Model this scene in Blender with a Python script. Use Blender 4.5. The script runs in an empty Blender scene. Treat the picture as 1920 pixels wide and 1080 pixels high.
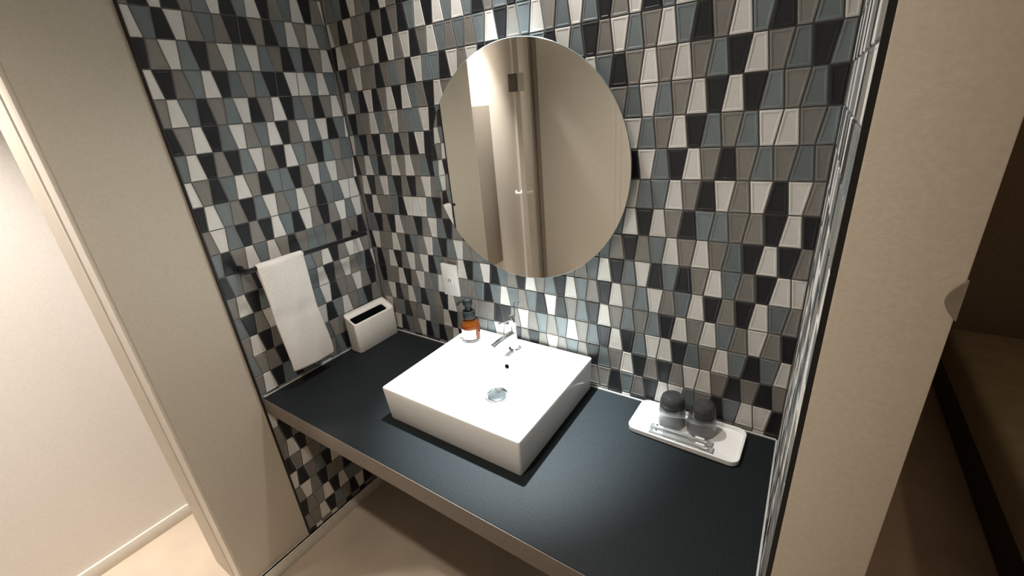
import bpy, bmesh, math, random
from mathutils import Vector, Matrix

scene = bpy.context.scene
COL = scene.collection
random.seed(7)

# ------------------------------------------------------------------ camera
F_PX = 809.777
YAW, PIT, ROL = 0.619094, -0.390779, -0.086786
CAM = Vector((1.421709, -1.057717, 0.826604))
fw = Vector((-math.sin(YAW)*math.cos(PIT), math.cos(YAW)*math.cos(PIT), math.sin(PIT)))
r0 = Vector((math.cos(YAW), math.sin(YAW), 0)); u0 = r0.cross(fw)
rt = math.cos(ROL)*r0 + math.sin(ROL)*u0
up = -math.sin(ROL)*r0 + math.cos(ROL)*u0
cam_d = bpy.data.cameras.new('camera'); cam_d.sensor_width = 36.0
cam_d.lens = F_PX/1920*36.0; cam_d.clip_start = 0.01; cam_d.clip_end = 50
cam = bpy.data.objects.new('camera', cam_d); COL.objects.link(cam)
m = Matrix.Identity(4)
for i in range(3):
    m[i][0] = rt[i]; m[i][1] = up[i]; m[i][2] = -fw[i]; m[i][3] = CAM[i]
cam.matrix_world = m
scene.camera = cam

# ------------------------------------------------------------------ view, world, lights
vs = scene.view_settings
vs.view_transform = 'Standard'; vs.look = 'None'; vs.gamma = 1.0
vs.use_curve_mapping = False
vs.exposure = 0.0
world = bpy.data.worlds.new('world'); scene.world = world; world.use_nodes = True
bg = world.node_tree.nodes['Background']
bg.inputs['Color'].default_value = (1.0, 0.85, 0.7, 1); bg.inputs['Strength'].default_value = 0.02

CEIL = 1.65
FLOOR = -0.70
def spot(name, loc, target, energy, color, size_deg, blend, radius):
    d = bpy.data.lights.new(name, 'SPOT'); d.energy = energy; d.color = color
    d.spot_size = math.radians(size_deg); d.spot_blend = blend; d.shadow_soft_size = radius
    o = bpy.data.objects.new(name, d); COL.objects.link(o); o.location = loc
    o.rotation_euler = (Vector(target)-Vector(loc)).to_track_quat('-Z', 'Y').to_euler()
    return o
# neutral white recessed downlight over the washstand: bright centre of its beam plus the dimmer spill around it
LX, LY = 0.69, -0.15
spot('washstand_beam', (LX, LY, CEIL-0.02), (0.79, -0.18, 0.0), 720, (0.85, 0.975, 1.0), 34, 1.0, 0.025)
spot('washstand_spill', (LX, LY, CEIL-0.02), (0.96, LY-.06, 0.0), 50, (1.0, 0.99, 0.965), 122, 1.0, 0.025)
# warm corridor downlights
spot('corridor_downlight', (0.85, -1.10, CEIL-0.02), (0.85, -1.24, 0), 58, (1.0, 0.915, 0.80), 136, 1.0, 0.03)
spot('corridor_downlight_left', (-0.26, -1.00, CEIL-0.02), (-0.30, -1.00, 0), 212, (1.0, 0.945, 0.89), 64, 0.9, 0.03)
spot('corridor_downlight_far', (-0.41, -1.64, CEIL-0.02), (-0.45, -1.70, 0), 112, (1.0, 0.94, 0.88), 64, 0.9, 0.03)
# added warm fill lifting the dark bedroom at right; no lamp known there
d = bpy.data.lights.new('bedroom_fill_light', 'POINT'); d.energy = 11; d.color = (1.0, 0.76, 0.54); d.shadow_soft_size = 0.06
o = bpy.data.objects.new('bedroom_fill_light', d); COL.objects.link(o); o.location = (2.95, -0.35, 0.9)

# ------------------------------------------------------------------ helpers
def hexlin(r, g, b):
    f = lambda c: (c/255/12.92) if c/255 <= .04045 else ((c/255+.055)/1.055)**2.4
    return (f(r), f(g), f(b), 1)

def mat(name, col, rough=0.5, metal=0.0, noise=None, bump=None, spec=0.5, rnd=0.0, trans=0.0, ior=1.45, coat=0.0):
    """principled material; noise=(scale, amount[, detail]) mottles colour, bump=(scale, strength, dist)"""
    M = bpy.data.materials.new(name); M.use_nodes = True
    nt = M.node_tree; b = nt.nodes['Principled BSDF']
    c = tuple(col)[:3]+(1,)
    b.inputs['Base Color'].default_value = c
    b.inputs['Roughness'].default_value = rough; b.inputs['Metallic'].default_value = metal
    b.inputs['Specular IOR Level'].default_value = spec
    b.inputs['Transmission Weight'].default_value = trans; b.inputs['IOR'].default_value = ior
    b.inputs['Coat Weight'].default_value = coat
    tc = nt.nodes.new('ShaderNodeTexCoord')
    last = None
    if noise:
        n = nt.nodes.new('ShaderNodeTexNoise'); n.inputs['Scale'].default_value = noise[0]
        n.inputs['Detail'].default_value = noise[2] if len(noise) > 2 else 4
        nt.links.new(tc.outputs['Object'], n.inputs['Vector'])
        mr = nt.nodes.new('ShaderNodeMapRange')
        mr.inputs['From Min'].default_value = 0.3; mr.inputs['From Max'].default_value = 0.7
        mr.inputs['To Min'].default_value = 1-noise[1]; mr.inputs['To Max'].default_value = 1+noise[1]
        nt.links.new(n.outputs['Fac'], mr.inputs['Value']); last = mr.outputs['Result']
    if rnd:
        oi = nt.nodes.new('ShaderNodeObjectInfo')
        mr2 = nt.nodes.new('ShaderNodeMapRange')
        mr2.inputs['To Min'].default_value = 1-rnd; mr2.inputs['To Max'].default_value = 1+rnd
        nt.links.new(oi.outputs['Random'], mr2.inputs['Value'])
        if last:
            mu = nt.nodes.new('ShaderNodeMath'); mu.operation = 'MULTIPLY'
            nt.links.new(last, mu.inputs[0]); nt.links.new(mr2.outputs['Result'], mu.inputs[1]); last = mu.outputs[0]
        else: last = mr2.outputs['Result']
    if last:
        vm = nt.nodes.new('ShaderNodeVectorMath'); vm.operation = 'SCALE'
        vm.inputs[0].default_value = c[:3]; nt.links.new(last, vm.inputs['Scale'])
        nt.links.new(vm.outputs['Vector'], b.inputs['Base Color'])
    if bump:
        n2 = nt.nodes.new('ShaderNodeTexNoise'); n2.inputs['Scale'].default_value = bump[0]; n2.inputs['Detail'].default_value = 3
        nt.links.new(tc.outputs['Object'], n2.inputs['Vector'])
        bp = nt.nodes.new('ShaderNodeBump'); bp.inputs['Strength'].default_value = bump[1]; bp.inputs['Distance'].default_value = bump[2]
        nt.links.new(n2.outputs['Fac'], bp.inputs['Height']); nt.links.new(bp.outputs['Normal'], b.inputs['Normal'])
    return M

MAT = {
 'W': mat('tile_white', (.66, .635, .60), .42, noise=(30, .07), bump=(45, .25, .002), rnd=.07),
 'K': mat('tile_black', (.016, .017, .020), .40, noise=(30, .15), bump=(45, .25, .002), rnd=.2),
 'B': mat('tile_blue_grey', (.160, .186, .194), .42, noise=(30, .10), bump=(45, .25, .002), rnd=.14),
 'T': mat('tile_taupe', (.215, .202, .184), .42, noise=(30, .10), bump=(45, .25, .002), rnd=.12),
 'grout': mat('grout', (.135, .124, .114), .9, noise=(60, .2)),
 'paint': mat('beige_wallpaper', (.53, .472, .388), .85, noise=(180, .05, 6), bump=(260, .3, .001)),
 'paint_white': mat('cream_wallpaper', (.72, .675, .625), .85, noise=(180, .04, 6), bump=(260, .3, .001)),
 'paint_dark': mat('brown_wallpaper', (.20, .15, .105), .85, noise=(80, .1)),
 'trim': mat('painted_trim', (.62, .565, .49), .5, noise=(40, .03)),
 'jamb': mat('painted_jamb', (.52, .46, .38), .55, noise=(40, .03)),
 'base': mat('baseboard_paint', (.66, .62, .55), .45, noise=(40, .03)),
 'black': mat('black_trim', (.006, .005, .005), .5, noise=(40, .2)),
 'blackmetal': mat('black_metal', (.010, .010, .011), .42, noise=(90, .2)),
 'floor': mat('beige_vinyl_floor', (.48, .39, .30), .7, noise=(5, .10, 8), bump=(150, .2, .001)),
 'ceil': mat('white_ceiling', (.75, .72, .68), .9, noise=(100, .03)),
 'counter': mat('dark_stone_laminate', (.0125, .0155, .0178), .6, noise=(260, .35, 3), bump=(300, .08, .0005), spec=.2),
 'edge': mat('counter_edge_band', (.155, .130, .108), .5, noise=(120, .10, 4)),
 'caulk': mat('white_caulk', (.55, .54, .52), .5, noise=(60, .05)),
 'ceramic': mat('white_ceramic', (.80, .79, .775), .12, noise=(8, .01), spec=.5),
 'chrome': mat('chrome', (.86, .87, .88), .08, 1.0, noise=(20, .02)),
 'darkhole': mat('dark_hole', (.002, .002, .002), .9, noise=(20, .1), spec=.05),
 'mirror': mat('silvered_glass', (.88, .89, .87), .0, 1.0, noise=(1.5, .004)),
 'glassedge': mat('polished_glass_edge', (.20, .25, .24), .15, .0, noise=(20, .03)),
 'plate': mat('white_plastic', (.72, .70, .67), .38, noise=(60, .02)),
 'boxw': mat('matte_white_plastic', (.76, .72, .66), .55, noise=(60, .03)),
 'towel': mat('white_terry', (.74, .69, .64), .95, noise=(220, .07, 4), bump=(420, .6, .002)),
 'amber': mat('amber_glass', (.52, .15, .024), .04, trans=.9, ior=1.30, noise=(8, .05)),
 'liquid': mat('amber_liquid', (.16, .042, .009), .2, noise=(6, .25), trans=.3),
 'clear': mat('clear_glass_foot', (.13, .12, .115), .1, trans=.2, noise=(10, .04)),
 'label': mat('paper_label', (.78, .77, .75), .7, noise=(40, .02)),
 'pump': mat('black_pump_plastic', (.007, .008, .009), .5, noise=(40, .1), spec=.22),
 'smoke': mat('smoky_glass', (.60, .61, .62), .05, trans=.93, ior=1.45, noise=(10, .02)),
 'smokebase': mat('dark_smoky_glass', (.010, .011, .012), .04, trans=.4, ior=1.45, noise=(10, .05)),
 'tray': mat('off_white_tray', (.86, .845, .825), .4, noise=(60, .02)),
 'brush': mat('white_brush_plastic', (.80, .79, .77), .35, noise=(60, .02)),
 'wrap': mat('clear_film', (.93, .93, .93), .15, trans=.95, ior=1.15, noise=(60, .03), bump=(140, .5, .002)),
 'ink': mat('dark_print', (.03, .03, .035), .6, noise=(60, .1)),
 'door': mat('beige_door_skin', (.72, .68, .62), .6, noise=(90, .04)),
 'doorgrey': mat('grey_trim_and_edge_shade', (.32, .285, .245), .6, noise=(90, .04)),  # grey of casings and joint; also paints the shade on the open door's edge
 'panel': mat('beige_board', (.26, .235, .205), .6, noise=(60, .04)),
 'silver': mat('satin_silver', (.75, .73, .70), .4, .35, noise=(40, .03)),
 'gunmetal': mat('dull_drain_metal', (.06, .066, .07), .35, .5, noise=(30, .1)),
 'greybox': mat('grey_metal_box', (.06, .052, .043), .5, noise=(40, .1)),
 'bed': mat('beige_bed_cover', (.36, .30, .19), .9, noise=(12, .12), bump=(200, .5, .002)),
 'bedframe': mat('dark_wood_frame', (.05, .032, .022), .6, noise=(14, .2)),
 'strike': mat('grey_strike_plate', (.20, .165, .125), .5, .0, noise=(60, .08)),
}

def link(o, parent=None):
    COL.objects.link(o)
    if parent is not None: o.parent = parent
    return o
def tag(o, label, cat, group=None, kind=None):
    if label: o['label'] = label
    if cat: o['category'] = cat
    if group: o['group'] = group
    if kind: o['kind'] = kind
    return o
def empty(name, loc=(0, 0, 0), rz=0):
    o = bpy.data.objects.new(name, None); o.location = loc; o.rotation_euler = (0, 0, rz)
    o.empty_display_size = .05
    return link(o)
def bm_obj(name, bm, mats, parent=None, smooth=False, loc=(0, 0, 0)):
    me = bpy.data.meshes.new(name)
    bmesh.ops.recalc_face_normals(bm, faces=bm.faces)
    bm.to_mesh(me); bm.free()
    if not isinstance(mats, (list, tuple)): mats = [mats]
    for q in mats: me.materials.append(q)
    if smooth:
        for p in me.polygons: p.use_smooth = True
        me.set_sharp_from_angle(angle=math.radians(38))
    o = bpy.data.objects.new(name, me); o.location = loc
    return link(o, parent)
def add_box(bm, a, b, bevel=0, mi=0, seg=2):
    a = Vector(a); b = Vector(b)
    r = bmesh.ops.create_cube(bm, size=1)
    vs_ = r['verts']
    for v in vs_:
        v.co = Vector(((a[i]+b[i])/2 + v.co[i]*(abs(b[i]-a[i])) for i in range(3)))
    fs = set(f for v in vs_ for f in v.link_faces)
    for f in fs: f.material_index = mi
    if bevel:
        es = list(set(e for v in vs_ for e in v.link_edges))
        rr = bmesh.ops.bevel(bm, geom=es, offset=bevel, segments=seg, affect='EDGES', profile=.5)
        for f in rr['faces']: f.material_index = mi
def box(name, a, b, m_, parent=None, bevel=0, seg=2):
    bm = bmesh.new(); add_box(bm, a, b, bevel, 0, seg)
    return bm_obj(name, bm, m_, parent, smooth=bevel > 0)
def rrect(x0, x1, y0, y1, r, z, n=6):
    pts = []
    r = min(r, (x1-x0)/2-1e-5, (y1-y0)/2-1e-5)
    for cx, cy, a0 in ((x1-r, y1-r, 0), (x0+r, y1-r, 90), (x0+r, y0+r, 180), (x1-r, y0+r, 270)):
        for i in range(n+1):
            a = math.radians(a0+90*i/n); pts.append(Vector((cx+r*math.cos(a), cy+r*math.sin(a), z)))
    return pts
def loft(bm, loops, cap0=True, cap1=True, mi=0):
    L = [[bm.verts.new(p) for p in lp] for lp in loops]
    n = len(L[0])
    for a, b in zip(L, L[1:]):
        for i in range(n):
            f = bm.faces.new((a[i], a[(i+1) % n], b[(i+1) % n], b[i])); f.material_index = mi
    if cap0: bm.faces.new(L[0][::-1]).material_index = mi
    if cap1: bm.faces.new(L[-1]).material_index = mi
    return L
def lathe_loops(prof, n=32, c=(0, 0)):
    return [[Vector((c[0]+r*math.cos(2*math.pi*i/n), c[1]+r*math.sin(2*math.pi*i/n), z)) for i in range(n)] for r, z in prof]
def lathe(name, prof, m_, parent=None, n=32, c=(0, 0), cap0=True, cap1=True):
    bm = bmesh.new(); loft(bm, lathe_loops(prof, n, c), cap0, cap1)
    return bm_obj(name, bm, m_, parent, smooth=True)
def tube_pts(bm, pts, r, n=12, mi=0, caps=True):
    pts = [Vector(p) for p in pts]; rs = r if isinstance(r, (list, tuple)) else [r]*len(pts)
    loops = []
    ref = None
    for i, p in enumerate(pts):
        d = (pts[min(i+1, len(pts)-1)]-pts[max(i-1, 0)]).normalized()
        if ref is None: ref = Vector((0, 0, 1)) if abs(d.z) < .9 else Vector((1, 0, 0))
        a = d.cross(ref).normalized(); b = a.cross(d).normalized(); ref = b
        loops.append([p + rs[i]*(a*math.cos(2*math.pi*k/n)+b*math.sin(2*math.pi*k/n)) for k in range(n)])
    loft(bm, loops, caps, caps, mi)

# ------------------------------------------------------------------ measures
W = 1.4521        # right tiled face
D = -0.5625       # front edge of the tiled side walls
YF = -0.5587      # counter front
ENDL = -0.80      # end of the painted left wall
ROWH, ROWO, PITCH = .0703, .0122, .0351
X0B = 1.231-35*PITCH
X0L = -.0065; ZL = -.004
DEL = .0094; GAP = .0028; THK = .0052; GROUT = .0020

# ------------------------------------------------------------------ setting: floor, ceiling, walls
o = box('floor', (-.75, -2.25, FLOOR-.05), (3.3, 2.2, FLOOR), MAT['floor']); tag(o, 'beige vinyl floor running under the counter and along the corridor', 'floor', kind='structure')
o = box('ceiling', (-.75, -2.25, CEIL), (3.3, 2.2, CEIL+.05), MAT['ceil']); tag(o, 'plain white ceiling above washstand and corridor', 'ceiling', kind='structure')

wall_back = box('wall_back', (-.02, GROUT, FLOOR), (W+.06, .10, CEIL), MAT['grout'])
tag(wall_back, 'tiled wall behind the round mirror with trapezoid mosaic', 'wall', kind='structure')
wall_left = box('wall_left', (-.10, D, FLOOR), (-GROUT, .0, CEIL), MAT['grout'])
tag(wall_left, 'tiled side wall with towel bar, painted towards the corridor', 'wall', kind='structure')
box('painted_panel', (-.10, ENDL, FLOOR), (-.009, D, CEIL), MAT['paint'], wall_left)
box('edge_trim', (-.012, D-.004, FLOOR), (0.0008, D, CEIL), MAT['black'], wall_left)
box('frame_strip', (-.092, ENDL-.009, FLOOR), (-.0135, ENDL, CEIL), MAT['trim'], wall_left)
box('corner_bead', (-.100, ENDL-.013, FLOOR), (-.092, ENDL, CEIL), MAT['base'], wall_left, bevel=.0015)
box('door_jamb', (-.27, ENDL-.009, FLOOR), (-.100, ENDL+.04, CEIL), MAT['jamb'], wall_left)
wall_right = box('wall_right', (W+GROUT, D, FLOOR), (1.545, .0, CEIL), MAT['grout'])
tag(wall_right, 'right partition wall, tiled inside with beige end face', 'wall', kind='structure')
bm = bmesh.new(); add_box(bm, (W+.0050, D-.005, FLOOR), (1.545, D, CEIL), .0015)
bm_obj('end_panel', bm, MAT['paint'], wall_right, smooth=True)
box('edge_trim', (W-.0008, D-.003, FLOOR), (W+.0050, D, CEIL), MAT['black'], wall_right)
bm = bmesh.new()
loft(bm, [[Vector((1.5335+(.0105)*math.sin(math.pi*t/10)*-1+.0118, D-.0072+dy, .6245+.038*t/10)) for t in range(11)] + [Vector((1.5458, D-.0072+dy, .6625)), Vector((1.5458, D-.0072+dy, .6245))] for dy in (0, .004)])
bm_obj('strike_plate', bm, MAT['strike'], wall_right)

o = box('wall_corridor_left', (-.75, -2.25, FLOOR), (-.63, -.45, CEIL), MAT['paint_white']); tag(o, 'bright cream corridor wall at the left edge of the picture', 'wall', kind='structure')
o = box('wall_corridor_end', (-.63, -.55, FLOOR), (-.27, -.45, CEIL), MAT['paint_white']); tag(o, 'short cream wall closing the corridor behind the left partition', 'wall', kind='structure')
wcb = box('wall_corridor_back', (-.63, -2.25, FLOOR), (3.3, -2.12, CEIL), MAT['door'])
tag(wcb, 'beige corridor wall seen reflected in the round mirror', 'wall', kind='structure')
box('door_casing', (-.452, -2.12, FLOOR), (-.436, -2.095, CEIL), MAT['doorgrey'], wcb)
box('door_casing', (-.425, -2.12, FLOOR), (-.398, -2.105, CEIL), MAT['doorgrey'], wcb)
box('panel_joint', (.220, -2.12, FLOOR), (.2235, -2.1185, CEIL), MAT['doorgrey'], wcb)
box('panel_strip', (.2235, -2.12, FLOOR), (.262, -2.114, CEIL), MAT['door'], wcb)
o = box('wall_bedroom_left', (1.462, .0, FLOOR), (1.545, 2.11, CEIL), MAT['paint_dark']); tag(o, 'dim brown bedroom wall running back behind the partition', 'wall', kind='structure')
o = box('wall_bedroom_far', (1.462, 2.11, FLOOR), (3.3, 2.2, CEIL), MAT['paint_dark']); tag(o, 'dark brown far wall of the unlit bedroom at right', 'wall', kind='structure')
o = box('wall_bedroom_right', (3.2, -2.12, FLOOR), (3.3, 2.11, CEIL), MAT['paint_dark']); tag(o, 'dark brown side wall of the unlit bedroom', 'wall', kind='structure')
o = box('baseboard_bedroom', (1.545, 2.095, FLOOR), (3.2, 2.11, FLOOR+.13), MAT['jamb'], bevel=.003); tag(o, 'wide pale baseboard along the dark far bedroom wall', 'baseboard', kind='structure')
bm = bmesh.new(); add_box(bm, (-.009, ENDL, FLOOR), (.007, -.002, -.645), .0025)
add_box(bm, (-.004, ENDL, -.650), (.0085, -.002, -.645), .001)
o = bm_obj('baseboard_left', bm, MAT['base'], smooth=True); tag(o, 'pale baseboard under the tiled left wall', 'baseboard', kind='structure')
bm = bmesh.new(); add_box(bm, (-.63, -2.1, FLOOR), (-.619, -.55, -.645), .002)
o = bm_obj('baseboard_corridor', bm, MAT['base'], smooth=True); tag(o, 'pale baseboard along the bright corridor wall', 'baseboard', kind='structure')

# ------------------------------------------------------------------ tiles
BACK = {16: {3: 'KWTBKWT'}, 15: {1: 'TKWTTKTKTKBWKWBWBKTBK'},
 14: {0: 'KWTTWTWKWTWKTWBTBTBWKTBWTBWBKTWKB'},
 13: {0: 'BKTWTTKTBTKWBBKWTWK', 23: 'BKWBKTWBTWBKTWBKTBW'},
 12: {0: 'TWBKWKTWKWBTKWT', 27: 'WBKTWTWTBKWTBKB'},
 11: {0: 'BKTTWBTWTBBWK', 29: 'TBWBTWKWKBTBK'},
 10: {0: 'WBKTKWBKTKWK', 30: 'WBTWKBTBWWTB'},
 9: {0: 'KTWBKTWTWTBK', 30: 'KWBKWTKTBTBT'},
 8: {0: 'TWKTWBKTKTWT', 30: 'WBBWTKWTWKWT'},
 7: {0: 'TKWTTBKWWWBKT', 29: 'BWKWTKBBTTKWK'},
 6: {0: 'TBKTKWTTKTWBKT', 28: 'BTKTBWTWTBKWKT'},
 5: {0: 'KWTTWTKBTWBKBWTTB', 26: 'TBWKBWKBKTWBTKWW'},
 4: {0: 'TKTWKTWTWKBTTWKBWKBTKWTBKWBTKWTBWTBWKTKWBT'},
 3: {0: 'TKTTWKTWTBWKTTTBKBWBTBKWKTBKWTBTBKWTWBTWTK'},
 2: {0: 'TTWKTWBKBTKWTTTTTKKTWTBTBWTBKWKBWWKBTWBKBW'},
 1: {1: 'WTBKTTWBTWKT', 20: 'TKTWTBTKBTWKTKTWWTKTKT'},
 0: {2: 'WKBTWKBKTW', 27: 'TTKBTKWWBTKBWWK'}}
LEFT = {16: 'TKWKTBWKBWKTBWKTW', 15: 'WBKWTBTKKTKBWTWBB', 14: 'KTWBKTWBWBTKBKTWK', 13: 'WKTBWKBTBKKWWBWB',
 12: 'TWBKTBWKTWKBTKTWT', 11: 'KTWKBWTBWKTWBWKB', 10: 'BWKTKBWTKWBTKBT', 9: 'WTKBWTKBBKTWBWT', 8: 'KWBTKBWTBWTKBBWW',
 7: 'TWBKTKWBKWTKTWBW', 6: 'BKTWBWTKTBBTKTTK', 5: 'KBTKWBTWBTWKTWWT', 4: 'TWKBTKWBBWKTWTBK', 3: 'BKTWBKTBBWKTTWTK',
 2: 'TWKTBWTKWKBWTBKT', 1: 'BTTKWTBWBTT', 0: 'TWKBKTTBTBK', -2: 'WK', -3: 'TK', -4: 'TWK', -5: 'KTWTB', -6: 'WKTBKW',
 -7: 'TWTKTTK', -8: 'KTTWKWBT', -9: 'TTWKBTKWK'}
rng = random.Random(11)
def col_back(j, k):
    for s, st in BACK.get(j, {}).items():
        if s <= k < s+len(st): return st[k-s]
    return rng.choice('WKBTTBWK')
def col_left(j, k):
    st = LEFT.get(j, '')
    i = 16-k
    if 0 <= i < len(st): return st[i]
    return rng.choice('WKBTTBTK')
def corners(k, j):
    """trapezoid of column k in row j around its own centre (u, v); wide end alternates"""
    def e(kk, jj): return PITCH*(kk+.5) + (DEL/2 if (kk+jj+1) % 2 == 0 else -DEL/2)
    z0 = 0; z1 = ROWH
    return [(e(k-1, j)-PITCH*k, z0), (e(k, j)-PITCH*k, z0), (e(k, j+1)-PITCH*k, z1), (e(k-1, j+1)-PITCH*k, z1)]
def clip(poly, axis, lim, keep_less):
    out = []
    for i in range(len(poly)):
        a, b = poly[i], poly[(i+1) % len(poly)]
        ia = (a[axis] <= lim) == keep_less or a[axis] == lim
        ib = (b[axis] <= lim) == keep_less or b[axis] == lim
        if ia: out.append(a)
        if ia != ib:
            t = (lim-a[axis])/(b[axis]-a[axis]); out.append((a[0]+t*(b[0]-a[0]), a[1]+t*(b[1]-a[1])))
    return out
def inset(poly, d):
    """move every edge of a convex ccw polygon inwards by d"""
    n = len(poly); L = []
    for i in range(n):
        a = Vector(poly[i]); b = Vector(poly[(i+1) % n]); t = (b-a)
        if t.length < 1e-6: return None
        t.normalize(); nrm = Vector((-t.y, t.x)); L.append((a+nrm*d, t))
    out = []
    for i in range(n):
        p, t = L[i-1]; q, s = L[i]
        den = t.x*s.y-t.y*s.x
        if abs(den) < 1e-6: out.append((q.x, q.y)); continue
        w = q-p; al = (w.x*s.y-w.y*s.x)/den
        r = p+t*al; out.append((r.x, r.y))
    return out
def area(poly):
    return .5*sum(poly[i][0]*poly[(i+1) % len(poly)][1]-poly[(i+1) % len(poly)][0]*poly[i][1] for i in range(len(poly)))
def tile_bm(bm, poly, mtx=None, mi=0):
    """pressed tile: chamfered edge, narrow raised border, slightly sunk field; n axis = +z locally"""
    rings = [(poly, -THK), (poly, -.0011), (inset(poly, .0011), 0), (inset(poly, .0042), 0), (inset(poly, .0052), -.0005)]
    ok = [(p, z) for p, z in rings if p is not None and area(p) > 2e-5]
    loops = []
    for p, z in ok:
        lp = [Vector((x, y, z)) for x, y in p]
        if mtx: lp = [mtx @ v for v in lp]
        loops.append(lp)
    if len(loops) >= 2: loft(bm, loops, False, True, mi)
CODES = 'WKBT'
shared = {}
def shared_mesh(par, c):
    if (par, c) not in shared:
        bm = bmesh.new(); tile_bm(bm, inset(corners(0, par), GAP/2))
        bmesh.ops.recalc_face_normals(bm, faces=bm.faces)
        me = bpy.data.meshes.new('tile_'+c); bm.to_mesh(me); bm.free(); me.materials.append(MAT[c]); shared[(par, c)] = me
    return shared[(par, c)]
def cproj(P):
    d = Vector(P)-CAM; z = d.dot(fw)
    if z < .05: return None
    return (960+F_PX*d.dot(rt)/z, 540-F_PX*d.dot(up)/z)
MIR_C = (.745, .672); MIR_R = .3205; MIR_Y = -.03
def tiled_wall(wall, K, J, x0, z0off, colf, basis, ulim, vlim, individual, hidden=None):
    """basis maps local (u, v, n) to world; 300 largest on the picture are single tiles, the rest one field"""
    items = []
    for j in J:
        for k in K:
            c = colf(j, k)
            cu = x0+PITCH*k*basis['su']; vz = ROWO+z0off+ROWH*j
            poly = corners(k, j)
            if basis['su'] < 0: poly = [(-a, b) for a, b in poly][::-1]; poly = poly[-1:]+poly[:-1]
            full = True
            q = poly
            for ax, off, (lo, hi) in ((0, cu, ulim), (1, vz, vlim)):
                if any(p[ax]+off < lo for p in q): q = clip(q, ax, lo-off, False); full = False
                if len(q) >= 3 and any(p[ax]+off > hi for p in q): q = clip(q, ax, hi-off, True); full = False
                if len(q) < 3: break
            if len(q) < 3 or area(q) < 6e-5: continue
            qi = inset(q, GAP/2)
            if qi is None or area(qi) < 3e-5: continue
            M = basis['M'] @ Matrix.Translation((cu, vz, 0))
            pr = [cproj(M @ Vector((a, b, 0))) for a, b in qi]
            vis = 0
            if all(pr):
                cx = sum(a for a, b in pr)/len(pr); cy = sum(b for a, b in pr)/len(pr)
                if -20 < cx < 1940 and -20 < cy < 1100: vis = abs(area(pr))
                if hidden and hidden(M @ Vector((0, ROWH/2, 0))): vis = 0
            items.append((vis, k, j, c, qi, full, M))
    items.sort(key=lambda t: -t[0])
    n_ind = individual
    rest = bmesh.new()
    for i, (vis, k, j, c, qi, full, M) in enumerate(items):
        if i < n_ind and vis > 60:
            jit = Matrix.Rotation(rng.uniform(-.006, .006), 4, 'X') @ Matrix.Rotation(rng.uniform(-.008, .008), 4, 'Y')
            if full: me = shared_mesh((k+j) % 2, c)
            else:
                bm = bmesh.new(); tile_bm(bm, qi); bmesh.ops.recalc_face_normals(bm, faces=bm.faces)
                me = bpy.data.meshes.new('tile_cut'); bm.to_mesh(me); bm.free(); me.materials.append(MAT[c])
            o = bpy.data.objects.new('tile', me); COL.objects.link(o); o.parent = wall
            o.matrix_local = M @ Matrix.Translation((0, ROWH/2, 0)) @ jit @ Matrix.Translation((0, -ROWH/2, 0))
        else:
            tile_bm(rest, qi, M, CODES.index(c))
    o = bm_obj('tile_field', rest, [MAT[c] for c in CODES], wall); o['kind'] = 'stuff'
def behind_mirror(P):
    t = (MIR_Y-CAM.y)/(P.y-CAM.y); h = CAM+(P-CAM)*t
    if math.hypot(h.x-MIR_C[0], h.z-MIR_C[1]) < MIR_R-.015: return True
    if P.z < .09 and .44 < P.x < .92: return True
    return False
MB = Matrix(((1, 0, 0, 0), (0, 0, -1, 0), (0, 1, 0, 0), (0, 0, 0, 1)))
tiled_wall(wall_back, range(0, 42), range(-1, 24), X0B, 0, col_back, {'M': MB, 'su': 1}, (.001, W-.001), (-.01, CEIL), 300, behind_mirror)
ML = Matrix(((0, 0, 1, 0), (1, 0, 0, 0), (0, 1, 0, 0), (0, 0, 0, 1)))
tiled_wall(wall_left, range(0, 17), range(-10, 24), -X0L, ZL, col_left, {'M': ML, 'su': -1}, (D+.001, -.001), (-.645, CEIL), 300, None)
MR = Matrix(((0, 0, -1, W), (-1, 0, 0, 0), (0, 1, 0, 0), (0, 0, 0, 1)))
tiled_wall(wall_right, range(0, 17), range(-10, 24), 0, 0, col_back, {'M': MR, 'su': 1}, (.001, -D-.001), (-.645, CEIL), 0, None)

# ------------------------------------------------------------------ counter
ct = empty('washstand_counter', (0, 0, -.06))
def P(o, par):            # parent keeping the world placement of an Empty that is only translated / turned
    o.parent = par; o.matrix_parent_inverse = par.matrix_world.inverted(); return o
def setmw(e):
    e.matrix_world = Matrix.Translation(e.location) @ e.rotation_euler.to_matrix().to_4x4(); return e
setmw(ct)
tag(ct, 'dark blue-grey stone counter spanning the tiled niche wall to wall', 'counter')
bm = bmesh.new(); add_box(bm, (.0025, YF, -.0595), (W-.0025, -.0025, 0), .0015)
P(bm_obj('slab', bm, MAT['counter'], smooth=True), ct)
o = P(box('edge_band', (.0025, YF-.0022, -.0602), (W-.0025, YF, -.0012), MAT['edge'], bevel=.0006), ct); o['label'] = 'paler taupe front edge'
for nm, a, b in (('caulk', (.004, -.0055, -.001), (W-.004, -.0008, .0035)), ('caulk', (.0008, YF+.004, -.001), (.0050, -.004, .0030)),
                 ('caulk', (W-.0050, YF+.004, -.001), (W-.0008, -.004, .0030))):
    P(box(nm, a, b, MAT['caulk'], bevel=.001), ct)

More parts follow.
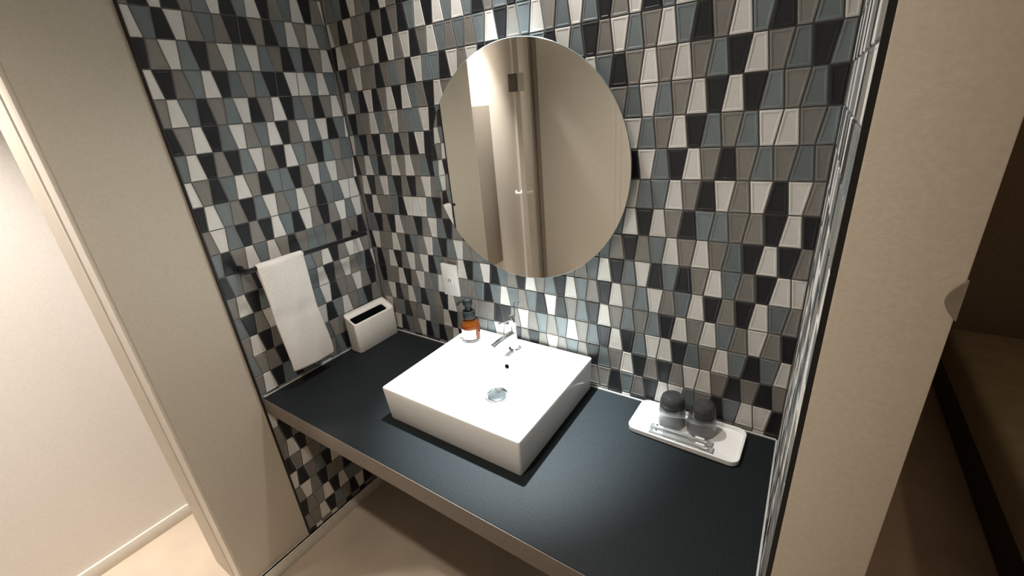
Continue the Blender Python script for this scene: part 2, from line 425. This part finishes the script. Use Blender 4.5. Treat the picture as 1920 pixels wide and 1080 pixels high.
# ------------------------------------------------------------------ basin
SX0, SX1, SY0, SY1, SH = .4732, .9502, -.4229, -.0085, .1116
sk = setmw(empty('vessel_sink', ((SX0+SX1)/2, (SY0+SY1)/2, 0)))
tag(sk, 'square white ceramic vessel sink sitting on the dark counter', 'sink')
bm = bmesh.new()
N = 6
loops = [rrect(SX0+.010, SX1-.006, SY0+.006, SY1-.004, .006, .0005, N), rrect(SX0+.008, SX1-.004, SY0+.004, SY1-.003, .007, .004, N),
         rrect(SX0, SX1, SY0, SY1, .006, SH-.004, N), rrect(SX0+.0012, SX1-.0012, SY0+.0012, SY1-.0012, .006, SH-.0012, N),
         rrect(SX0+.004, SX1-.004, SY0+.004, SY1-.004, .005, SH, N)]
BX0, BX1, BY0, BY1 = SX0+.014, SX1-.014, SY0+.014, -.118
loops += [rrect(BX0, BX1, BY0, BY1, .020, SH, N), rrect(BX0+.002, BX1-.002, BY0+.002, BY1-.002, .020, SH-.002, N),
          rrect(BX0+.010, BX1-.010, BY0+.010, BY1-.010, .028, .055, N), rrect(BX0+.020, BX1-.020, BY0+.020, BY1-.018, .032, .030, N),
          rrect(BX0+.045, BX1-.045, BY0+.042, BY1-.035, .035, .0175, N), rrect(.717-.060, .717+.060, -.197-.040, -.197+.034, .030, .0145, N),
          rrect(.717-.024, .717+.024, -.197-.024, -.197+.024, .0239, .0130, N)]
loft(bm, loops)
P(bm_obj('basin', bm, MAT['ceramic'], smooth=True), sk)
dr = P(lathe('drain', [(.0385, .0135), (.0390, .0175), (.0365, .0190), (.0330, .0180), (.0315, .0150)], MAT['chrome'], c=(.717, -.197), cap0=False, cap1=True), sk)
P(lathe('stopper', [(.0285, .0152), (.0290, .0178), (.0250, .0196), (.008, .0202)], MAT['gunmetal'], c=(.717, -.197)), dr)
bm = bmesh.new()
def disc_loops(c, nrm, prof, n=20):
    nrm = Vector(nrm).normalized(); a = nrm.cross(Vector((1, 0, 0))).normalized(); b = nrm.cross(a)
    return [[Vector(c)+nrm*h+r*(a*math.cos(2*math.pi*i/n)+b*math.sin(2*math.pi*i/n)) for i in range(n)] for r, h in prof]
loft(bm, disc_loops((.712, -.1262, .078), (0, -1, .12), [(.0072, -.001), (.0072, .0012), (.0062, .0014)]))
ov = P(bm_obj('overflow_hole', bm, MAT['darkhole'], smooth=True), sk)

# ------------------------------------------------------------------ faucet
FX, FY = .708, -.069
fc = setmw(empty('faucet', (FX, FY, SH)))
tag(fc, 'chrome single-lever faucet standing on the back of the sink', 'faucet')
z = SH+.0004
P(lathe('base_flange', [(.0215, z), (.0215, z+.003), (.0195, z+.0045), (.0150, z+.0050)], MAT['chrome'], c=(FX, FY)), fc)
P(lathe('body', [(.0140, z+.004), (.0125, z+.020), (.0112, z+.060), (.0112, z+.078)], MAT['chrome'], c=(FX, FY)), fc)
cp = P(lathe('cap', [(.0118, z+.0785), (.0122, z+.081), (.0122, z+.110), (.0105, z+.117), (.004, z+.1195)], MAT['chrome'], c=(FX, FY)), fc)
bm = bmesh.new()
lp = []
for t in range(9):
    y = FY-.006-.112*t/8; zz = .172+.007*math.sin(t/8*math.pi*.6); w_ = .0105-.0010*t/8; h_ = .0080-.0018*t/8
    lp.append([Vector((FX+w_*math.cos(a)*(1 if abs(math.cos(a)) < .95 else 1), y, zz+h_*math.sin(a))) for a in [2*math.pi*i/14 for i in range(14)]])
loft(bm, lp)
sp = P(bm_obj('spout', bm, MAT['chrome'], smooth=True), fc)
bm = bmesh.new(); tube_pts(bm, [(FX, FY-.108, .178), (FX, FY-.109, .168), (FX, FY-.109, .162)], [.0108, .0108, .0100], 16)
P(bm_obj('aerator', bm, MAT['silver'], smooth=True), sp)
bm = bmesh.new(); tube_pts(bm, [(FX, FY-.008, .219), (FX, FY-.030, .2245), (FX, FY-.066, .2335)], [.0026, .0021, .0019], 10)
lv = P(bm_obj('lever', bm, MAT['chrome'], smooth=True), fc)
bm = bmesh.new(); bmesh.ops.create_uvsphere(bm, u_segments=14, v_segments=10, radius=.0042, matrix=Matrix.Translation((FX, FY-.068, .234)))
P(bm_obj('lever_knob', bm, MAT['chrome'], smooth=True), lv)
bm = bmesh.new(); tube_pts(bm, [(FX+.006, FY+.006, .224), (FX+.0065, FY+.006, .262), (FX+.007, FY+.006, .270), (FX+.010, FY+.006, .2755), (FX+.016, FY+.006, .2775), (FX+.026, FY+.006, .2790)], [.0021]*6, 10)
P(bm_obj('lift_rod', bm, MAT['gunmetal'], smooth=True), fc)

# ------------------------------------------------------------------ round mirror
mr = setmw(empty('round_mirror', (MIR_C[0], 0, MIR_C[1]-MIR_R)))
tag(mr, 'large frameless round mirror on the tiled wall over the sink', 'mirror')
def ring_y(prof, n=96):
    return [[Vector((MIR_C[0]+r*math.cos(2*math.pi*i/n), y, MIR_C[1]+r*math.sin(2*math.pi*i/n))) for i in range(n)] for r, y in prof]
bm = bmesh.new()
L = loft(bm, ring_y([(MIR_R-.0012, -.0255), (MIR_R, -.0262), (MIR_R, -.0292), (MIR_R-.0010, -.0300)]), False, False, 1)
f = bm.faces.new(L[-1]); f.material_index = 0
f = bm.faces.new(L[0][::-1]); f.material_index = 1
P(bm_obj('mirror_glass', bm, [MAT['mirror'], MAT['glassedge']]), mr)
bm = bmesh.new(); loft(bm, ring_y([(.25, -.0008), (.25, -.0254)], 64))
P(bm_obj('backing_board', bm, MAT['blackmetal']), mr)

# ------------------------------------------------------------------ outlet
OX, OZ = .372, .3433
ou = setmw(empty('wall_outlet', (OX+.035, 0, OZ-.12)))
tag(ou, 'white wall outlet plate on the tiles left of the mirror', 'outlet')
P(box('cover_plate', (OX, -.0105, OZ-.12), (OX+.07, -.0003, OZ), MAT['plate'], bevel=.0016), ou)
so = P(box('socket', (OX+.022, -.0118, OZ-.074), (OX+.048, -.0100, OZ-.046), MAT['plate'], bevel=.0008), ou)
for dx in (.0295, .0385): P(box('slot', (OX+dx, -.0122, OZ-.066), (OX+dx+.0024, -.0117, OZ-.055), MAT['darkhole']), so)

# ------------------------------------------------------------------ towel bar and towel
TBX, TBZ = .060, .440
tb = setmw(empty('towel_bar', (0, -.285, TBZ)))
tag(tb, 'matte black towel bar on the tiled left wall', 'towel bar')
P(box('rail', (TBX-.0055, -.512, TBZ-.0055), (TBX+.0055, -.060, TBZ+.0055), MAT['blackmetal'], bevel=.0012), tb)
for y in (-.500, -.072):
    bm = bmesh.new(); tube_pts(bm, [(.004, y, TBZ-.002), (.052, y, TBZ-.001)], .0085, 16)
    br = P(bm_obj('bracket', bm, MAT['blackmetal'], smooth=True), tb)
    bm = bmesh.new(); tube_pts(bm, [(.0005, y, TBZ-.002), (.0055, y, TBZ-.002)], .0135, 20)
    P(bm_obj('rosette', bm, MAT['blackmetal'], smooth=True), br)

bm = bmesh.new()
path = []
for i in range(29): path.append((.0725+.0022*math.sin(i*.33)*(1-i/28)-.0022*math.exp(-((i-15)/1.1)**2), .066+(.440-.066)*i/28))
for i in range(1, 9):
    a = math.pi*i/9; path.append((TBX+.0125*math.cos(a), .440+.0125*math.sin(a)))
for i in range(22): path.append((.0475+.0165*min(1, i/7)**.8, .440-(.440-.105)*i/21))
NV = 15
grid = []
for s, (x, zz) in enumerate(path):
    row = []
    for q in range(NV+1):
        t = q/NV
        y = -.4790+.0015*math.sin(s*.35)+t*(.1520+.004*math.sin(s*.21+1))
        drop = (1-min(1, s/28)) if s <= 28 else 0
        y += drop*.011
        wx = .0018*math.sin(t*7+s*.18)+.0012*math.sin(t*13-s*.31)
        wz = -.006*math.sin(t*2.6)*(drop**2) + .004*(1-t)*(drop**3)
        lift = .004*drop**4*math.sin(t*3.1)
        if s > 28: wx *= .15; y += .011*max(0, (s-36)/22)+.002; y = min(max(y, -.4775), -.318)
        row.append(bm.verts.new((x+wx+lift, y, zz+wz)))
    grid.append(row)
for a, b in zip(grid, grid[1:]):
    for q in range(NV): bm.faces.new((a[q], a[q+1], b[q+1], b[q]))
tw = bm_obj('hand_towel', bm, MAT['towel'], smooth=True)
tag(tw, 'white hand towel hanging over the black towel bar', 'towel')
md = tw.modifiers.new('thick', 'SOLIDIFY'); md.thickness = .0052; md.offset = 0
md = tw.modifiers.new('soft', 'SUBSURF'); md.levels = 1; md.render_levels = 1

# ------------------------------------------------------------------ white box in the corner
bx = setmw(empty('storage_box', (.04, -.11, 0)))
tag(bx, 'white slant-topped box with a dark slot in the back corner', 'box')
bx0, bx1, by0, by1 = .0085, .0760, -.2085, -.0125
ztop = lambda x: .152-(x-bx0)/(bx1-bx0)*.034
def slant(lp, dz): return [Vector((p.x, p.y, ztop(p.x)+dz)) for p in lp]
bm = bmesh.new()
lo = rrect(bx0, bx1, by0, by1, .014, .0006); li = rrect(bx0+.0028, bx1-.0028, by0+.0028, by1-.0028, .012, 0)
sx0, sx1, sy0, sy1 = .0300, .0625, -.1980, -.0390
slot = rrect(sx0, sx1, sy0, sy1, .007, 0)
loft(bm, [rrect(bx0+.001, bx1-.001, by0+.001, by1-.001, .013, .0005), rrect(bx0, bx1, by0, by1, .014, .002), slant(lo, -.001), slant(rrect(bx0+.0008, bx1-.0008, by0+.0008, by1-.0008, .0135, 0), 0), slant(li, 0), slant(li, -.006),
          slant(slot, -.0065), slant(slot, -.010), [Vector((p.x, p.y, .012)) for p in slot]])
P(bm_obj('body', bm, MAT['boxw'], smooth=True), bx)
bm = bmesh.new(); loft(bm, [slant(rrect(sx0+.0006, sx1-.0006, sy0+.0006, sy1-.0006, .0066, 0), -.040), slant(rrect(sx0+.0006, sx1-.0006, sy0+.0006, sy1-.0006, .0066, 0), -.0085)])
o = P(bm_obj('slot_shade', bm, MAT['darkhole']), bx); o['label'] = 'black plug painting the shade in the slot'  # black fill stands in for the shade inside the slot

# ------------------------------------------------------------------ soap bottle
BXc, BYc = .5385, -.0790
sb = setmw(empty('soap_bottle', (BXc, BYc, SH)))
tag(sb, 'amber glass foaming soap bottle with black pump on the sink', 'soap bottle')
z = SH+.0004
P(lathe('glass_foot', [(.0285, z), (.0305, z+.002), (.0308, z+.0085)], MAT['clear'], c=(BXc, BYc)), sb)
P(lathe('glass_body', [(.0308, z+.0088), (.0308, z+.052), (.0296, z+.060), (.0262, z+.068), (.0220, z+.074), (.0192, z+.078), (.0188, z+.083)], MAT['amber'], c=(BXc, BYc), n=40), sb)
P(lathe('soap', [(.0285, z+.0105), (.0292, z+.013), (.0292, z+.050), (.0275, z+.058), (.022, z+.0645)], MAT['liquid'], c=(BXc, BYc), n=32), sb)
a0 = math.atan2(CAM.y-BYc, CAM.x-BXc)-math.radians(24)
bm = bmesh.new()
lps = []
for zz in (z+.0130, z+.047):
    lps.append([(BXc+r*math.cos(a0+a), BYc+r*math.sin(a0+a), zz) for r, a in [(.0312, math.radians(-52+104*i/16)) for i in range(17)]])
v0 = [bm.verts.new(p) for p in lps[0]]; v1 = [bm.verts.new(p) for p in lps[1]]
for i in range(16): bm.faces.new((v0[i], v0[i+1], v1[i+1], v1[i]))
lab = P(bm_obj('paper_label', bm, MAT['label'], smooth=True), sb)
md = lab.modifiers.new('t', 'SOLIDIFY'); md.thickness = .0004; md.offset = 1
P(lathe('collar', [(.0205, z+.0832), (.0215, z+.085), (.0215, z+.106), (.0200, z+.108)], MAT['pump'], c=(BXc, BYc), n=36), sb)
P(lathe('pump_stem', [(.0118, z+.108), (.0114, z+.126)], MAT['pump'], c=(BXc, BYc), n=24), sb)
ph = P(lathe('pump_head', [(.0125, z+.1262), (.0158, z+.132), (.0165, z+.143), (.0150, z+.150), (.0100, z+.1525)], MAT['pump'], c=(BXc, BYc), n=28), sb)
nd = Vector((-.80, -.60, 0))
c0 = Vector((BXc, BYc, z+.1435))
bm = bmesh.new(); tube_pts(bm, [c0+nd*.010, c0+nd*.022+Vector((0, 0, -.001)), c0+nd*.031+Vector((0, 0, -.005)), c0+nd*.0335+Vector((0, 0, -.012))], [.0062, .0056, .0050, .0046], 14)
P(bm_obj('nozzle', bm, MAT['pump'], smooth=True), ph)

# ------------------------------------------------------------------ tray with tumblers and toothbrushes
TX, TY = 1.2465, -.0800
TH = .0165
tr = setmw(empty('tray', (TX, TY, 0), math.radians(-1.6)))
tag(tr, 'off-white oblong tray with rounded corners on the counter', 'tray')
bm = bmesh.new()
hx, hy = .1365, .0680
loft(bm, [rrect(-hx+.004, hx-.004, -hy+.004, hy-.004, .018, .0006), rrect(-hx+.0012, hx-.0012, -hy+.0012, hy-.0012, .021, .003), rrect(-hx, hx, -hy, hy, .022, TH-.001), rrect(-hx+.0008, hx-.0008, -hy+.0008, hy-.0008, .0216, TH),
          rrect(-hx+.0034, hx-.0034, -hy+.0034, hy-.0034, .020, TH), rrect(-hx+.0042, hx-.0042, -hy+.0042, hy-.0042, .0195, TH-.001), rrect(-hx+.0060, hx-.0060, -hy+.0060, hy-.0060, .018, .0065), rrect(-hx+.009, hx-.009, -hy+.009, hy-.009, .016, .0050)])
o = bm_obj('tray_dish', bm, MAT['tray'], tr, smooth=True)
def tumbler(x, y, label):
    t = setmw(empty('tumbler', (x, y, .0053)))
    tag(t, label, 'glass', 'upturned tumblers on the tray')
    lathe('glass_wall', [(.0338, 0), (.0352, 0), (.0359, .006), (.0356, .024), (.0342, .044), (.0322, .062), (.0300, .076), (.0272, .0845), (.0225, .0885), (.015, .0895), (.0008, .0880),
          (.0008, .0560), (.014, .0565), (.0235, .0540), (.0292, .0470), (.0322, .034), (.0336, .020), (.0340, .006), (.0338, 0)], MAT['smoke'], t, n=44, cap0=False, cap1=False)
    lathe('glass_base', [(.004, .0585), (.015, .0592), (.0245, .0570), (.0292, .0545), (.0302, .0620), (.0288, .0735), (.0262, .0820), (.0215, .0862), (.013, .0876), (.004, .0868)], MAT['smokebase'], t, n=44)
    return t
tumbler(1.2045, -.0610, 'upturned smoky glass tumbler on the tray, nearer the sink')
tumbler(1.2800, -.0585, 'upturned smoky glass tumbler on the tray, farther from the sink')
def brush(x0, x1, y0, y1, label):
    e = setmw(empty('toothbrush', (x0, y0, .0055), math.atan2(y1-y0, x1-x0)))
    tag(e, label, 'toothbrush', 'wrapped toothbrushes on the tray')
    Ln = math.hypot(x1-x0, y1-y0)
    bm = bmesh.new()
    lp = []
    for t, w_, h_ in ((0, .002, .0012), (.02, .0040, .0022), (.18, .0046, .0024), (.42, .0040, .0024), (.62, .0028, .0020), (.72, .0024, .0018), (.76, .0044, .0020), (.94, .0046, .0020), (.985, .0030, .0014)):
        lp.append([Vector((t*Ln, w_*math.cos(a), .0032+h_*math.sin(a))) for a in [2*math.pi*i/12 for i in range(12)]])
    loft(bm, lp); bm_obj('handle', bm, MAT['brush'], e, smooth=True)
    bm = bmesh.new(); add_box(bm, (.77*Ln, -.0036, .0050), (.93*Ln, .0036, .0105), .0006)
    bm_obj('bristles', bm, MAT['label'], e)
    bm = bmesh.new()
    n = 18; g = []
    for i in range(n+1):
        t = -.07+1.16*i/n; up_ = .5*(1-math.cos(2*math.pi*min(1, max(0, (t+.07)/1.16))))
        row = [Vector((t*Ln, s*.0105, .0016+(.0105*up_*(1-abs(s)**2)+.0012*math.sin(i*1.7+s*3)*up_))) for s in (-1, -.7, -.35, 0, .35, .7, 1)]
        g.append([bm.verts.new(v) for v in row])
    for a, b in zip(g, g[1:]):
        for q in range(6): bm.faces.new((a[q], a[q+1], b[q+1], b[q]))
    w = bm_obj('wrapper', bm, MAT['wrap'], e, smooth=True)
    md = w.modifiers.new('t', 'SOLIDIFY'); md.thickness = .00025
    bm = bmesh.new(); loft(bm, disc_loops((.055*Ln, 0, .0072), (0, 0, 1), [(.0024, 0), (.0026, .0008)], 14)); bm_obj('end_mark', bm, MAT['ink'], e)
    bm = bmesh.new()
    b0 = .955*Ln
    for q in ((0, -.0040, .0018, .0030), (.0030, -.0046, .0014, .0052), (.0055, -.0020, .0030, .0012), (.0056, .0014, .0022, .0012), (-.0022, .0018, .0040, .0010)):
        add_box(bm, (b0+q[0], q[1], .0098), (b0+q[0]+q[2], q[1]+q[3], .0101))
    bm_obj('printed_mark', bm, MAT['ink'], e)
    return e
brush(1.1700, 1.3060, -.0985, -.1010, 'film-wrapped white toothbrush lying beside the tumblers')
brush(1.1730, 1.3110, -.1195, -.1225, 'film-wrapped white toothbrush lying along the front tray rim')

# ------------------------------------------------------------------ things seen only in the mirror
dd = Vector((-.545, -.838, 0)).normalized()
de = setmw(empty('open_door', (-.218, -1.55, FLOOR), math.atan2(dd.y, dd.x)))
tag(de, 'open beige door seen edge-on in the round mirror', 'door')
box('leaf', (.0, -.0165, .012), (.58, .0165, 2.08), MAT['door'], de, bevel=.001)
o = box('edge_shade', (-.0012, -.0160, .012), (.0, .0160, 2.08), MAT['doorgrey'], de); o['label'] = 'door edge with its shade painted in grey'  # shade on the door edge put into a darker colour
for s in (-1, 1):
    bm = bmesh.new(); tube_pts(bm, [(.055, s*.0167, .975), (.055, s*.052, .975), (.062, s*.056, .975), (.150, s*.056, .975)], [.009, .009, .0085, .0075], 14)
    lvh = bm_obj('lever_handle', bm, MAT['silver'], de, smooth=True)
    bm = bmesh.new(); tube_pts(bm, [(.055, s*.0167, .975), (.055, s*.022, .975)], [.024, .024], 24)
    bm_obj('rose', bm, MAT['silver'], lvh, smooth=True)
bm = bmesh.new(); add_box(bm, (-.006, -.055, 1.630), (.060, .004, 1.735), .003)
dc = bm_obj('closer_box', bm, MAT['greybox'], de, smooth=True)
box('cover', (-.004, .006, 1.632), (.050, .045, 1.735), MAT['doorgrey'], dc, bevel=.002)
bm = bmesh.new(); add_box(bm, (-.6299, -1.752, -.325), (-.600, -1.38, .868), .003)
o = bm_obj('wall_panel', bm, MAT['panel'], smooth=True)
tag(o, 'tall beige panel mounted on the corridor wall, seen in the mirror', 'panel')

# ------------------------------------------------------------------ dim bedroom at right
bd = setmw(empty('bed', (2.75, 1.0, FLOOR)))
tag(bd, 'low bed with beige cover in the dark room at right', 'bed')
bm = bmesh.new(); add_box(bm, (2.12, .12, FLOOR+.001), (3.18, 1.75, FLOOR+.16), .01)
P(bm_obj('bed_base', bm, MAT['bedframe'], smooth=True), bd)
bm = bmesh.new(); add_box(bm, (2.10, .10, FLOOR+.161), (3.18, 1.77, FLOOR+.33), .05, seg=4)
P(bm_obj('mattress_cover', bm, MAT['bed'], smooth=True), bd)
